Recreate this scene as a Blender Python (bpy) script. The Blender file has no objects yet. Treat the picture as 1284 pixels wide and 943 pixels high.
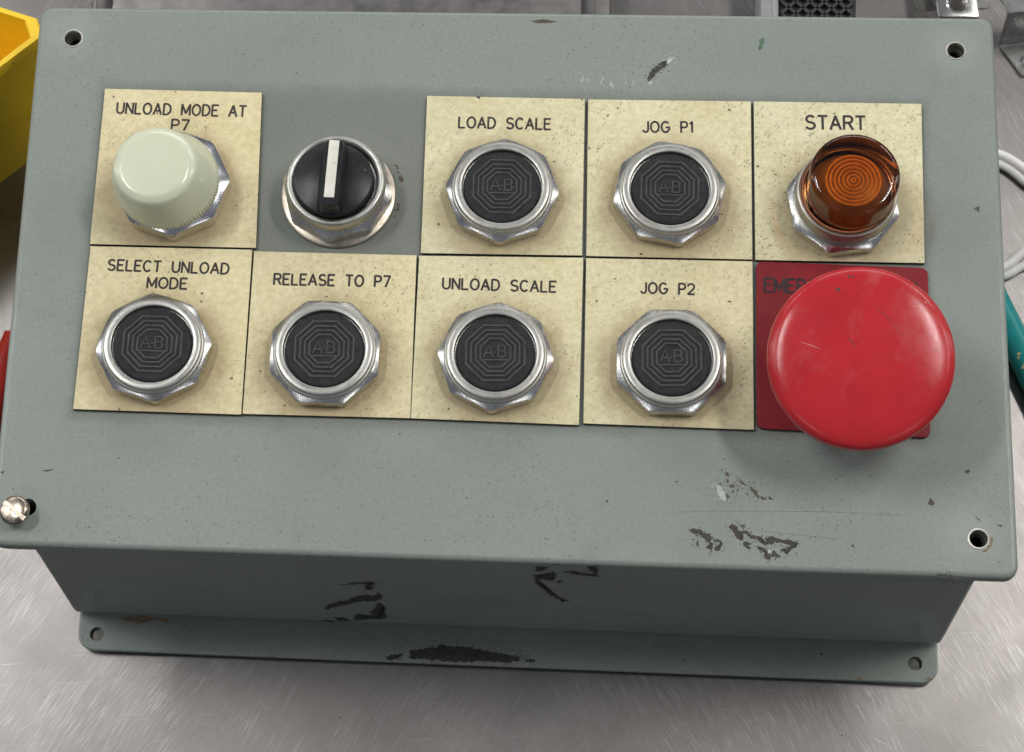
import bpy, bmesh, math, random
from mathutils import Vector, Matrix
from math import radians, sin, cos, pi

random.seed(7)
scene = bpy.context.scene
C = scene.collection

# ------------------------------------------------------------------ camera
# photo calibration: box coordinates in mm, origin on the cover's face, z up; 1284 x 943 px
RC = ((0.9994809146536383, 0.029648242046139188, -0.012604879479766677),
      (0.023697932337356023, -0.9416431967190704, -0.3357774531932278),
      (-0.021824510213518982, 0.3353044464566042, -0.941857005568083))
CC = (22.169231244102104, -302.5340766260755, 729.3125871638755)
FP, UX, VY = 2900.03, 641.49, 471.52
ZT = 101.0                       # height of the cover's face above the table, mm
S = 0.001

cam_d = bpy.data.cameras.new('camera')
cam = bpy.data.objects.new('camera', cam_d)
C.objects.link(cam)
cam_d.sensor_width = 36.0
cam_d.lens = FP / 1284.0 * 36.0
cam_d.clip_start = 0.01
cam_d.clip_end = 50.0
r0, r1, r2 = (Vector(v) for v in RC)
m = Matrix((r0, -r1, -r2)).transposed().to_4x4()
m.translation = Vector((CC[0], CC[1], CC[2] + ZT)) * S
cam.matrix_world = m
cam_d.dof.use_dof = True
cam_d.dof.focus_distance = 0.79
cam_d.dof.aperture_fstop = 22.0
scene.camera = cam

# ------------------------------------------------------------------ light: a workshop under ceiling tubes
world = bpy.data.worlds.new('World')
scene.world = world
world.use_nodes = True
bg = world.node_tree.nodes['Background']
bg.inputs[0].default_value = (0.88, 0.96, 1.12, 1)
bg.inputs[1].default_value = 0.145

def area(name, loc, target, sx, sy, watts, col):
    d = bpy.data.lights.new(name, 'AREA')
    d.shape = 'RECTANGLE'
    d.size = sx; d.size_y = sy; d.energy = watts; d.color = col
    o = bpy.data.objects.new(name, d)
    C.objects.link(o)
    o.location = loc
    o.rotation_euler = (Vector(target) - Vector(loc)).to_track_quat('-Z', 'Y').to_euler()
    return o

# twin-tube fixtures; the pair above the bench throws the main shadows
area('ceiling_and_added_light', (-1.15, 0.44, 2.15), (-0.6, 0.3, 0), 0.9, 0.17, 20, (0.98, 0.99, 0.98))
area('ceiling_and_added_light', (1.08, 0.46, 2.15), (0.6, 0.3, 0), 0.9, 0.17, 20, (1.0, 0.985, 0.95))
for x, y, w in ((2.4, 0.6, 8), (-2.4, 0.6, 8), (2.3, 2.8, 13), (-2.3, 2.8, 9), (1.7, -2.2, 4), (-1.7, -2.2, 4)):  # side and front fixtures are added, unseen, for glints on the chrome
    area('ceiling_and_added_light', (x, y, 2.15), (x * 0.55, y * 0.55, 0), 1.25, 0.17, w, (0.97, 0.985, 1.0))
# unseen wide strips, added far off to streak the cover's edges
area('added_edge_light', (0.3, 5.2, 2.1), (0, 0, 0.1), 4.2, 1.0, 76, (0.98, 0.99, 1.0))
area('added_edge_light', (-4.6, 1.4, 2.1), (0, 0, 0.1), 0.8, 4.2, 38, (0.95, 0.98, 1.0))
area('added_edge_light', (4.6, 1.6, 2.1), (0, 0, 0.1), 0.8, 4.2, 32, (1.0, 0.98, 0.94))

vs = scene.view_settings
vs.view_transform = 'Standard'
vs.look = 'None'
vs.exposure = 0.0
vs.gamma = 1.0
vs.use_curve_mapping = False
scene.render.engine = 'CYCLES'
scene.render.resolution_x = 1024
scene.render.resolution_y = 752

# ------------------------------------------------------------------ pixel -> point on a known surface
def ray(u, v):
    a = ((u - UX) / FP, (v - VY) / FP, 1.0)
    return Vector([sum(RC[i][k] * a[i] for i in range(3)) for k in range(3)])

def at(u, v, z):
    """photo pixel -> point (mm, box coordinates) on the horizontal plane z"""
    d = ray(u, v)
    s = (z - CC[2]) / d.z
    return Vector(CC) + d * s

def on_plane(u, v, p, n):
    d = ray(u, v)
    s = (Vector(p) - Vector(CC)).dot(n) / d.dot(n)
    return Vector(CC) + d * s

def W(p):
    """box millimetres -> world metres"""
    return Vector((p[0], p[1], p[2] + ZT)) * S

# ------------------------------------------------------------------ materials
class NT:
    def __init__(s, name):
        s.m = bpy.data.materials.new(name); s.m.use_nodes = True
        s.t = s.m.node_tree; s.b = s.t.nodes['Principled BSDF']
    def n(s, typ, **kw):
        nd = s.t.nodes.new(typ)
        for k, v in kw.items():
            if k.startswith('i_'):
                nd.inputs[k[2:].replace('_', ' ')].default_value = v
            else:
                setattr(nd, k, v)
        return nd
    def l(s, a, b): s.t.links.new(a, b)
    def coord(s, scale=(1, 1, 1), rot=(0, 0, 0), out='Object', loc=(0, 0, 0)):
        tc = s.n('ShaderNodeTexCoord'); mp = s.n('ShaderNodeMapping')
        mp.inputs['Scale'].default_value = scale; mp.inputs['Rotation'].default_value = rot
        mp.inputs['Location'].default_value = loc
        s.l(tc.outputs[out], mp.inputs[0]); return mp.outputs[0]
    def geo(s, scale=(1, 1, 1), rot=(0, 0, 0)):
        g = s.n('ShaderNodeNewGeometry'); out = g.outputs['Position']
        for key, val in (('Rotation', rot), ('Scale', scale)):      # turn first, then stretch
            if tuple(val) not in ((0, 0, 0), (1, 1, 1)):
                mp = s.n('ShaderNodeMapping'); mp.inputs[key].default_value = val
                s.l(out, mp.inputs[0]); out = mp.outputs[0]
        return out
    def noise(s, vec, scale, detail=4.0, rough=0.55, dist=0.0):
        nd = s.n('ShaderNodeTexNoise'); nd.inputs['Scale'].default_value = scale
        nd.inputs['Detail'].default_value = detail; nd.inputs['Roughness'].default_value = rough
        nd.inputs['Distortion'].default_value = dist
        s.l(vec, nd.inputs['Vector']); return nd.outputs['Fac']
    def ramp(s, fac, stops):
        nd = s.n('ShaderNodeValToRGB'); cr = nd.color_ramp
        while len(cr.elements) < len(stops): cr.elements.new(0.5)
        for e, (p, c) in zip(cr.elements, stops):
            e.position = p; e.color = (c, c, c, 1) if not isinstance(c, tuple) else (*c, 1)
        s.l(fac, nd.inputs[0]); return nd.outputs[0]
    def mix(s, fac, a, b, mode='MIX'):
        nd = s.n('ShaderNodeMix', data_type='RGBA', blend_type=mode)
        for sock, v in ((nd.inputs[0], fac), (nd.inputs[6], a), (nd.inputs[7], b)):
            if isinstance(v, bpy.types.NodeSocket): s.l(v, sock)
            elif isinstance(v, tuple): sock.default_value = (*v, 1)
            else: sock.default_value = v
        return nd.outputs[2]
    def math(s, op, a, b=0.0, clamp=False):
        nd = s.n('ShaderNodeMath', operation=op, use_clamp=clamp)
        for sock, v in ((nd.inputs[0], a), (nd.inputs[1], b)):
            if isinstance(v, bpy.types.NodeSocket): s.l(v, sock)
            else: sock.default_value = v
        return nd.outputs[0]
    def bump(s, h, strength, dist=0.001, normal=None):
        nd = s.n('ShaderNodeBump'); nd.inputs['Strength'].default_value = strength
        nd.inputs['Distance'].default_value = dist
        s.l(h, nd.inputs['Height'])
        if normal is not None: s.l(normal, nd.inputs['Normal'])
        return nd.outputs[0]
    def specks(s, vec, scale, size, keep):
        """scattered specks: 1 inside a speck"""
        nd = s.n('ShaderNodeTexVoronoi'); nd.inputs['Scale'].default_value = scale
        wob = s.n('ShaderNodeTexNoise'); wob.inputs['Scale'].default_value = scale * 2.3
        s.l(vec, wob.inputs['Vector'])
        mx = s.n('ShaderNodeVectorMath', operation='MULTIPLY_ADD')
        s.l(wob.outputs['Color'], mx.inputs[0])
        mx.inputs[1].default_value = (0.5 / scale,) * 3
        s.l(vec, mx.inputs[2])
        s.l(mx.outputs[0], nd.inputs['Vector'])
        sep = s.n('ShaderNodeSeparateColor'); s.l(nd.outputs['Color'], sep.inputs[0])
        r = s.math('MULTIPLY', sep.outputs[1], size)
        inside = s.math('LESS_THAN', nd.outputs['Distance'], r)
        kept = s.math('LESS_THAN', sep.outputs[0], keep)
        return s.math('MULTIPLY', inside, kept)
    def set(s, **kw):
        for k, v in kw.items():
            sock = s.b.inputs[k.replace('_', ' ')]
            if isinstance(v, bpy.types.NodeSocket): s.l(v, sock)
            elif isinstance(v, tuple) and sock.type == 'RGBA': sock.default_value = (*v, 1)
            else: sock.default_value = v
        return s.m

def mat_paint():
    t = NT('sage_grey_paint'); v = t.geo()
    big = t.noise(v, 9.0, 5.0, 0.6)
    col = t.mix(t.ramp(big, [(0.3, 0.0), (0.7, 1.0)]), (0.240, 0.269, 0.237), (0.276, 0.303, 0.266))
    fine = t.noise(v, 900.0, 3.0, 0.6)
    col = t.mix(t.ramp(fine, [(0.35, 0.0), (0.65, 1.0)]), col, t.mix(1.0, col, (0.90, 0.90, 0.90), 'MULTIPLY'))
    smut = t.ramp(t.noise(v, 22.0, 6.0, 0.68, 0.6), [(0.55, 0.0), (0.78, 1.0)])
    col = t.mix(t.math('MULTIPLY', smut, 0.3), col, (0.13, 0.135, 0.115))
    dens = t.ramp(t.noise(v, 16.0, 3.0), [(0.35, 0.15), (0.65, 1.0)])
    s1 = t.math('MULTIPLY', t.specks(v, 700.0, 0.25, 0.65), dens)
    s2 = t.specks(v, 260.0, 0.11, 0.16)
    s3 = t.math('MULTIPLY', t.specks(v, 1150.0, 0.36, 0.5), dens)
    col = t.mix(t.math('MULTIPLY', s3, 0.35), col, (0.07, 0.07, 0.055))
    col = t.mix(t.math('MULTIPLY', s1, 0.62), col, (0.05, 0.052, 0.042))
    col = t.mix(t.math('MULTIPLY', s2, 0.85), col, (0.028, 0.026, 0.022))
    for hx, hy in ((-0.1556, 0.0829), (0.1569, 0.0835), (0.1567, -0.0942)):
        ds = t.n('ShaderNodeVectorMath', operation='DISTANCE'); t.l(v, ds.inputs[0]); ds.inputs[1].default_value = (hx, hy, 0.101)
        halo = t.ramp(t.math('ADD', ds.outputs['Value'], t.math('MULTIPLY', t.noise(v, 160.0, 3.0), 0.004)), [(0.0085, 0.30), (0.0135, 0.0)])
        col = t.mix(halo, col, (0.36, 0.375, 0.345))
    sx_ = t.n('ShaderNodeSeparateXYZ'); t.l(v, sx_.inputs[0])
    qx = t.math('SUBTRACT', t.math('ABSOLUTE', t.math('SUBTRACT', sx_.outputs[0], 0.002)), 0.142)
    qy = t.math('SUBTRACT', t.math('ABSOLUTE', t.math('SUBTRACT', sx_.outputs[1], 0.0005)), 0.060)
    edge = t.math('ADD', t.math('MAXIMUM', qx, qy), t.math('MULTIPLY', t.noise(v, 90.0, 5.0, 0.7), 0.007))
    col = t.mix(t.ramp(edge, [(0.0030, 0.42), (0.0072, 0.0)]), col, (0.115, 0.108, 0.085))
    # hair-line scuffs
    sv = t.geo((14, 420, 60), (0, 0, 0.35))
    sc = t.ramp(t.noise(sv, 1.0, 2.0), [(0.70, 0.0), (0.74, 1.0)])
    sc = t.math('MULTIPLY', sc, t.ramp(t.noise(v, 34.0, 2.0), [(0.55, 0.0), (0.62, 0.35)]))
    col = t.mix(sc, col, (0.36, 0.38, 0.35))
    rough = t.ramp(t.noise(v, 60.0, 5.0, 0.7), [(0.3, 0.42), (0.75, 0.58)])
    wav = t.bump(t.noise(v, 26.0, 2.0), 0.4, 0.0012)
    peel = t.bump(t.noise(v, 520.0, 2.0), 0.16, 0.0003, wav)
    return t.set(Base_Color=col, Roughness=rough, Normal=peel, Specular_IOR_Level=0.26, Coat_Weight=0.24, Coat_Roughness=0.09)

def mat_plate():
    t = NT('yellowed_cream_laminate'); v = t.geo(); o = t.coord()
    big = t.noise(v, 45.0, 5.0, 0.62)
    col = t.mix(t.ramp(big, [(0.32, 0.0), (0.68, 1.0)]), (0.66, 0.60, 0.365), (0.75, 0.70, 0.47))
    fib = t.noise(v, 420.0, 4.0, 0.7)
    col = t.mix(t.ramp(fib, [(0.40, 0.0), (0.62, 1.0)]), t.mix(1.0, col, (0.86, 0.85, 0.80), 'MULTIPLY'), col)
    # grime that gathered round the nut
    ln = t.n('ShaderNodeVectorMath', operation='LENGTH'); t.l(o, ln.inputs[0])
    wob = t.math('MULTIPLY', t.noise(v, 120.0, 4.0, 0.65), 0.012)
    d = t.math('ADD', ln.outputs['Value'], wob)
    ring = t.ramp(d, [(0.0255, 1.0), (0.0335, 0.0)])
    col = t.mix(t.math('MULTIPLY', ring, 0.68), col, (0.27, 0.19, 0.09))
    oi = t.n('ShaderNodeObjectInfo'); oc_ = t.n('ShaderNodeSeparateColor'); t.l(oi.outputs['Color'], oc_.inputs[0])
    dens = t.ramp(t.math('ADD', t.noise(v, 38.0, 3.0), t.math('MULTIPLY', oc_.outputs[0], 0.22)), [(0.44, 0.12), (0.72, 1.0)])
    col = t.mix(oc_.outputs[1], col, t.mix(1.0, col, (1.03, 0.965, 0.90), 'MULTIPLY'))
    s1 = t.math('MULTIPLY', t.specks(v, 950.0, 0.34, 0.55), dens)
    s2 = t.specks(v, 330.0, 0.17, 0.22)
    s4 = t.math('MULTIPLY', t.specks(t.geo((1.0, 0.45, 1.0), (0, 0, 0.6)), 900.0, 0.42, 0.5), dens)
    col = t.mix(t.math('MULTIPLY', s4, 0.36), col, (0.16, 0.13, 0.08))
    col = t.mix(t.math('MULTIPLY', s1, 0.6), col, (0.10, 0.08, 0.05))
    col = t.mix(t.math('MULTIPLY', s2, 0.85), col, (0.03, 0.025, 0.018))
    rough = t.ramp(big, [(0.3, 0.5), (0.7, 0.66)])
    b = t.bump(fib, 0.12, 0.0003)
    return t.set(Base_Color=col, Roughness=rough, Normal=b)

def mat_simple(name, col, rough, metal=0.0, var=0.12, scale=120.0, bump=0.05, spec=0.5, speck=None, coat=0.0):
    t = NT(name); v = t.geo()
    n1 = t.noise(v, scale, 5.0, 0.62)
    lo = tuple(c * (1 - var) for c in col); hi = tuple(min(1, c * (1 + var)) for c in col)
    c = t.mix(t.ramp(n1, [(0.3, 0.0), (0.7, 1.0)]), lo, hi)
    if speck:
        c = t.mix(t.math('MULTIPLY', t.specks(v, speck[0], speck[1], speck[2]), 0.7), c, speck[3])
    r = t.ramp(t.noise(v, scale * 0.7, 5.0, 0.7), [(0.3, max(0.02, rough * 0.75)), (0.75, min(1, rough * 1.3))])
    b = t.bump(t.noise(v, scale * 5, 3.0), bump, 0.0003)
    return t.set(Base_Color=c, Roughness=r, Metallic=metal, Normal=b, Specular_IOR_Level=spec, Coat_Weight=coat)

def mat_chrome(name, col=(0.70, 0.69, 0.66), r0=0.16, r1=0.34, dirt=0.5):
    t = NT(name); v = t.geo()
    d = t.ramp(t.noise(v, 150.0, 6.0, 0.7), [(0.50, 0.0), (0.72, 1.0)])
    c = t.mix(t.math('MULTIPLY', d, dirt), col, (0.30, 0.25, 0.185))
    pit = t.specks(v, 520.0, 0.26, 0.4)
    c = t.mix(t.math('MULTIPLY', pit, 0.35), c, (0.10, 0.08, 0.06))
    r = t.ramp(t.noise(v, 240.0, 5.0, 0.7), [(0.3, r0), (0.75, r1)])
    sv = t.geo((160, 2200, 900), (0, 0, 0.7))
    b = t.bump(t.noise(sv, 1.0, 2.0), 0.05, 0.0002)
    b = t.bump(t.noise(v, 70.0, 2.0), 0.05, 0.0006, b)
    return t.set(Base_Color=c, Metallic=1.0, Roughness=r, Normal=b)

def mat_steel_table():
    t = NT('scratched_stainless_steel'); v = t.geo()
    cloud = t.noise(v, 7.0, 4.0, 0.6)
    c = t.mix(t.ramp(cloud, [(0.3, 0.0), (0.7, 1.0)]), (0.228, 0.208, 0.197), (0.25, 0.234, 0.222))
    sep = t.n('ShaderNodeSeparateXYZ'); t.l(v, sep.inputs[0])
    side = t.ramp(t.math('ADD', t.math('MULTIPLY', sep.outputs[0], 2.2), t.math('ADD', t.math('MULTIPLY', cloud, 0.5), 0.25)), [(0.25, 0.0), (0.75, 1.0)])
    left = t.math('SUBTRACT', 1.0, side)
    streak = None
    for k, (ang, sx, sy, lo, w) in enumerate(((-0.98, 80, 2900, 0.52, left), (-1.15, 50, 2000, 0.58, left), (1.02, 80, 2900, 0.52, side), (1.2, 50, 2100, 0.58, side), (-0.1, 40, 1500, 0.64, None), (-0.6, 30, 1300, 0.66, None), (0.5, 30, 1300, 0.66, None))):
        n = t.noise(t.geo((sx, sy, 1), (0, 0, ang)), 1.0, 2.0, 0.55)
        mask = t.ramp(t.noise(t.geo((1, 1, 1), (0, 0, k + 0.3)), 16.0 + 5 * k, 4.0, 0.65), [(0.40, 0.05), (0.64, 1.0)])
        sk = t.math('MULTIPLY', t.ramp(n, [(lo, 0.0), (lo + 0.14, 1.0)]), mask)
        if w is not None: sk = t.math('MULTIPLY', sk, w)
        streak = sk if streak is None else t.math('MAXIMUM', streak, sk)
    fine = t.noise(t.geo((90, 2600, 1), (0, 0, 0.9)), 1.0, 3.0, 0.6)
    fine2 = t.noise(t.geo((80, 2300, 1), (0, 0, -0.8)), 1.0, 3.0, 0.6)
    both = t.math('ADD', t.math('ADD', fine, fine2), t.math('MULTIPLY', streak, 0.5))
    c = t.mix(t.math('MULTIPLY', streak, 0.7), c, (0.50, 0.49, 0.485))
    c = t.mix(t.math('MULTIPLY', t.specks(v, 110.0, 0.07, 0.15), 0.8), c, (0.06, 0.055, 0.06))
    stain = t.ramp(t.noise(v, 18.0, 6.0, 0.7, 0.5), [(0.58, 0.0), (0.80, 0.3)])
    c = t.mix(stain, c, (0.19, 0.17, 0.16))
    r = t.ramp(t.noise(v, 40.0, 5.0, 0.7), [(0.3, 0.35), (0.7, 0.44)])
    b = t.bump(both, 0.10, 0.0004)
    return t.set(Base_Color=c, Metallic=1.0, Roughness=r, Normal=b)

def mat_red(name, col):
    t = NT(name); v = t.geo()
    n1 = t.noise(v, 55.0, 5.0, 0.62)
    c = t.mix(t.ramp(n1, [(0.3, 0.0), (0.7, 1.0)]), tuple(x * 0.88 for x in col), tuple(min(1, x * 1.08) for x in col))
    dust = t.ramp(t.noise(v, 38.0, 6.0, 0.7, 0.8), [(0.55, 0.0), (0.78, 0.28)])
    c = t.mix(dust, c, (0.52, 0.22, 0.20))
    sv = t.geo((30, 900, 60), (0, 0, -0.75))
    sc = t.math('MULTIPLY', t.ramp(t.noise(sv, 1.0, 2.0), [(0.70, 0.0), (0.73, 1.0)]), t.ramp(t.noise(v, 50.0, 2.0), [(0.5, 0.0), (0.6, 0.35)]))
    c = t.mix(sc, c, (0.10, 0.02, 0.02))
    c = t.mix(t.math('MULTIPLY', t.specks(v, 150.0, 0.10, 0.2), 0.8), c, (0.04, 0.01, 0.01))
    r = t.ramp(t.noise(v, 70.0, 6.0, 0.7), [(0.3, 0.13), (0.7, 0.28)])
    b = t.bump(t.noise(v, 300.0, 3.0), 0.05, 0.0004)
    return t.set(Base_Color=c, Roughness=r, Normal=b, Specular_IOR_Level=0.32)

def mat_lens(name, col, coat_r=0.05):
    m_ = bpy.data.materials.new(name); m_.use_nodes = True
    nt = m_.node_tree; nt.nodes.clear()
    out = nt.nodes.new('ShaderNodeOutputMaterial'); mx = nt.nodes.new('ShaderNodeMixShader')
    fr = nt.nodes.new('ShaderNodeFresnel'); fr.inputs[0].default_value = 1.5
    tr = nt.nodes.new('ShaderNodeBsdfTransparent'); tr.inputs[0].default_value = (*col, 1)
    gl = nt.nodes.new('ShaderNodeBsdfGlossy'); gl.inputs['Roughness'].default_value = coat_r
    nz = nt.nodes.new('ShaderNodeTexNoise'); nz.inputs['Scale'].default_value = 160.0
    tc = nt.nodes.new('ShaderNodeTexCoord'); nt.links.new(tc.outputs['Object'], nz.inputs['Vector'])
    bp_ = nt.nodes.new('ShaderNodeBump'); bp_.inputs['Strength'].default_value = 0.05
    bp_.inputs['Distance'].default_value = 0.0005
    nt.links.new(nz.outputs['Fac'], bp_.inputs['Height']); nt.links.new(bp_.outputs[0], gl.inputs['Normal'])
    nt.links.new(fr.outputs[0], mx.inputs[0]); nt.links.new(tr.outputs[0], mx.inputs[1])
    nt.links.new(gl.outputs[0], mx.inputs[2]); nt.links.new(mx.outputs[0], out.inputs[0])
    return m_

def mat_white_knob():
    t = NT('pale_green_white_plastic'); v = t.geo()
    n1 = t.noise(v, 60.0, 5.0, 0.6)
    c = t.mix(t.ramp(n1, [(0.1, 0.0), (0.9, 1.0)]), (0.60, 0.61, 0.44), (0.68, 0.70, 0.53))
    c = t.mix(t.math('MULTIPLY', t.specks(v, 260.0, 0.16, 0.25), 0.7), c, (0.14, 0.11, 0.06))
    r = t.ramp(t.noise(v, 120.0, 5.0), [(0.2, 0.14), (0.8, 0.24)])
    return t.set(Base_Color=c, Roughness=r, Subsurface_Weight=0.25, Subsurface_Radius=(0.004, 0.004, 0.003), Subsurface_Scale=1.0)

M = {}
M['paint'] = mat_paint()
M['plate'] = mat_plate()
M['red_plate'] = mat_simple('worn_red_laminate', (0.20, 0.013, 0.018), 0.62, spec=0.22, var=0.22, scale=70, speck=(420, 0.2, 0.3, (0.06, 0.01, 0.01)))
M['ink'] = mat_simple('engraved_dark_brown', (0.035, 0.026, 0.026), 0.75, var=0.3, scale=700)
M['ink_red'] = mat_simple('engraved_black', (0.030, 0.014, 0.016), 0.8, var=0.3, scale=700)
M['chrome'] = mat_chrome('worn_chrome')
M['bezel'] = mat_chrome('satin_chrome', (0.46, 0.45, 0.415), 0.34, 0.5, 0.45)
M['washer'] = mat_chrome('stained_nickel', (0.52, 0.46, 0.38), 0.3, 0.5, 0.9)
M['bright'] = mat_chrome('bright_steel', (0.78, 0.77, 0.76), 0.12, 0.24, 0.15)
M['galv'] = mat_chrome('plain_zinc_steel', (0.46, 0.45, 0.43), 0.2, 0.3, 0.1)
M['ferrule'] = mat_chrome('dull_zinc', (0.46, 0.45, 0.41), 0.38, 0.55, 0.8)
M['screw'] = mat_chrome('tarnished_screw', (0.44, 0.37, 0.30), 0.2, 0.34, 0.7)
M['rubber'] = mat_simple('black_rubber', (0.024, 0.026, 0.026), 0.7, var=0.25, scale=420, bump=0.12, spec=0.2, speck=(700, 0.22, 0.3, (0.09, 0.09, 0.085)))
M['emb'] = mat_simple('lit_scuffed_rubber', (0.058, 0.056, 0.051), 0.5, var=0.35, scale=500, bump=0.1)  # cap rubber paled: light on the ridges put into the colour, plus scuffing
M['black'] = mat_simple('black_phenolic', (0.016, 0.016, 0.017), 0.34, spec=0.3, var=0.3, scale=200, speck=(500, 0.2, 0.25, (0.12, 0.11, 0.10)))
M['stripe'] = mat_simple('off_white_insert', (0.70, 0.66, 0.58), 0.5, var=0.14, scale=160, speck=(500, 0.3, 0.3, (0.22, 0.13, 0.06)))
M['red'] = mat_red('red_mushroom_plastic', (0.47, 0.024, 0.030))
M['knob'] = mat_white_knob()
M['lens'] = mat_lens('amber_lens', (0.88, 0.57, 0.27), 0.1)
M['lensbody'] = mat_simple('amber_ring_plastic', (0.55, 0.15, 0.03), 0.16, var=0.2, scale=300, spec=0.8)
M['amber_in'] = mat_simple('amber_reflector', (0.24, 0.115, 0.055), 0.4, var=0.3, scale=300, spec=0.6)
M['amber_ring'] = mat_simple('amber_fresnel_ring', (0.95, 0.46, 0.14), 0.22, var=0.2, scale=300, spec=0.9)
M['copper'] = mat_chrome('copper_gasket', (0.62, 0.36, 0.27), 0.3, 0.45, 0.3)
M['chip'] = mat_simple('bare_dark_steel', (0.036, 0.031, 0.028), 0.6, var=0.45, scale=500, bump=0.3)
M['rustchip'] = mat_simple('bare_brown_steel', (0.036, 0.030, 0.025), 0.62, var=0.55, scale=420, bump=0.4, speck=(900, 0.28, 0.35, (0.24, 0.24, 0.21)))
M['palechip'] = mat_simple('scraped_pale_primer', (0.44, 0.45, 0.41), 0.6, var=0.2, scale=300)
M['greenmark'] = mat_simple('old_green_paint', (0.075, 0.145, 0.09), 0.6, var=0.4, scale=600)
M['rust'] = mat_simple('rust_stain', (0.20, 0.15, 0.085), 0.8, var=0.35, scale=500)
M['dirt'] = mat_simple('brown_grime', (0.085, 0.068, 0.045), 0.85, var=0.35, scale=600)
M['darkred'] = mat_simple('scuffed_dark_red', (0.20, 0.012, 0.016), 0.5, var=0.3, scale=500)
M['palered'] = mat_simple('scratched_pale_red', (0.58, 0.20, 0.19), 0.5, var=0.2, scale=500)
M['scratch'] = mat_simple('faint_grey_scratch', (0.165, 0.172, 0.150), 0.6, var=0.4, scale=260)
M['steel'] = mat_steel_table()
M['yellow'] = mat_simple('yellow_bin_plastic', (0.95, 0.62, 0.022), 0.42, var=0.06, scale=60, speck=(200, 0.12, 0.2, (0.35, 0.2, 0.02)))
M['cast'] = mat_simple('cast_grey_metal', (0.17, 0.16, 0.155), 0.42, metal=0.8, var=0.2, scale=140, bump=0.15)
M['mesh'] = mat_simple('black_mesh_plastic', (0.030, 0.029, 0.029), 0.5, var=0.2, scale=200)
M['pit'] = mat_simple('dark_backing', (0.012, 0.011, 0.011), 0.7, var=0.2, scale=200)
M['greyplastic'] = mat_simple('grey_plastic', (0.30, 0.285, 0.28), 0.35, var=0.15, scale=120)
M['cable'] = mat_simple('dirty_white_pvc', (0.80, 0.77, 0.72), 0.45, var=0.1, scale=160)
M['teal'] = mat_simple('teal_barrel', (0.012, 0.25, 0.25), 0.32, var=0.1, scale=160)
M['gold'] = mat_simple('gold_print', (0.60, 0.50, 0.22), 0.45, var=0.25, scale=600)
M['redplastic'] = mat_simple('red_plastic_grip', (0.50, 0.03, 0.02), 0.4, var=0.1, scale=160)
M['threads'] = mat_simple('dark_hole_steel', (0.10, 0.095, 0.085), 0.5, metal=0.6, var=0.4, scale=500)

# ------------------------------------------------------------------ mesh helpers (all lengths in mm)
def fin(me, mat, smooth=35):
    me.materials.append(mat)
    if smooth:
        me.shade_smooth()
        me.set_sharp_from_angle(angle=radians(smooth))

def mesh_from(name, vs_, fs, mat, smooth=35):
    me = bpy.data.meshes.new(name)
    me.from_pydata([Vector(v) * S for v in vs_], [], fs)
    bm = bmesh.new(); bm.from_mesh(me)
    bmesh.ops.recalc_face_normals(bm, faces=bm.faces)
    bm.to_mesh(me); bm.free()
    fin(me, mat, smooth)
    return me

def link(name, me, parent=None, loc=(0, 0, 0), rot=(0, 0, 0), label=None):
    """loc: world metres; parents are unrotated unless noted"""
    o = bpy.data.objects.new(name, me)
    C.objects.link(o)
    loc = Vector(loc)
    if parent is not None:
        o.parent = parent
        q = parent
        while q is not None:
            loc = loc - Vector(q.location)
            q = q.parent
    o.location = loc
    o.rotation_euler = rot
    if label: o['label'] = label
    return o

def thing(name, label, cat, loc=(0, 0, 0), group=None, me=None):
    o = bpy.data.objects.new(name, me)
    C.objects.link(o)
    o.location = loc
    o['label'] = label; o['category'] = cat
    if group: o['group'] = group
    return o

def lathe_data(prof, n=72, rmod=None):
    vs_, fs = [], []
    for i, (r, z) in enumerate(prof):
        for k in range(n):
            a = 2 * pi * k / n
            rr = r * (rmod(a, i) if rmod else 1.0)
            vs_.append((rr * cos(a), rr * sin(a), z))
    for i in range(len(prof) - 1):
        for k in range(n):
            a, b = i * n + k, i * n + (k + 1) % n
            fs.append((a, b, b + n, a + n))
    if prof[0][0] > 1e-6: fs.append(tuple(range(n))[::-1])
    if prof[-1][0] > 1e-6: fs.append(tuple(range((len(prof) - 1) * n, len(prof) * n)))
    return vs_, fs

def lathe(name, prof, mat, n=72, smooth=35, closed=False):
    vs_, fs = lathe_data(prof, n)
    if closed:                      # a ring: last profile point joins the first
        fs = fs[:(len(prof) - 1) * n]
        L = (len(prof) - 1) * n
        for k in range(n):
            fs.append((L + k, L + (k + 1) % n, (k + 1) % n, k))
    return mesh_from(name, vs_, fs, mat, smooth)

def prism_bm(pts, z0, z1, rv=0.0, rt=0.0, seg=4):
    """solid from a plan outline (mm); rv rounds the upright edges, rt the top and bottom rims"""
    bm = bmesh.new()
    lo = [bm.verts.new((p[0], p[1], z0)) for p in pts]
    hi = [bm.verts.new((p[0], p[1], z1)) for p in pts]
    n = len(pts)
    bm.faces.new(lo[::-1]); bm.faces.new(hi)
    for i in range(n):
        bm.faces.new((lo[i], lo[(i + 1) % n], hi[(i + 1) % n], hi[i]))
    bmesh.ops.recalc_face_normals(bm, faces=bm.faces)
    if rv > 0:
        es = [e for e in bm.edges if abs(e.verts[0].co.z - e.verts[1].co.z) > 1e-4]
        bmesh.ops.bevel(bm, geom=es, offset=rv, segments=seg, profile=0.5, affect='EDGES')
    if rt > 0:
        es = [e for e in bm.edges if abs(e.verts[0].co.z - e.verts[1].co.z) < 1e-4 and abs(e.calc_face_angle(0)) > 0.6]
        bmesh.ops.bevel(bm, geom=es, offset=rt, segments=3, profile=0.5, affect='EDGES')
    return bm

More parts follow.
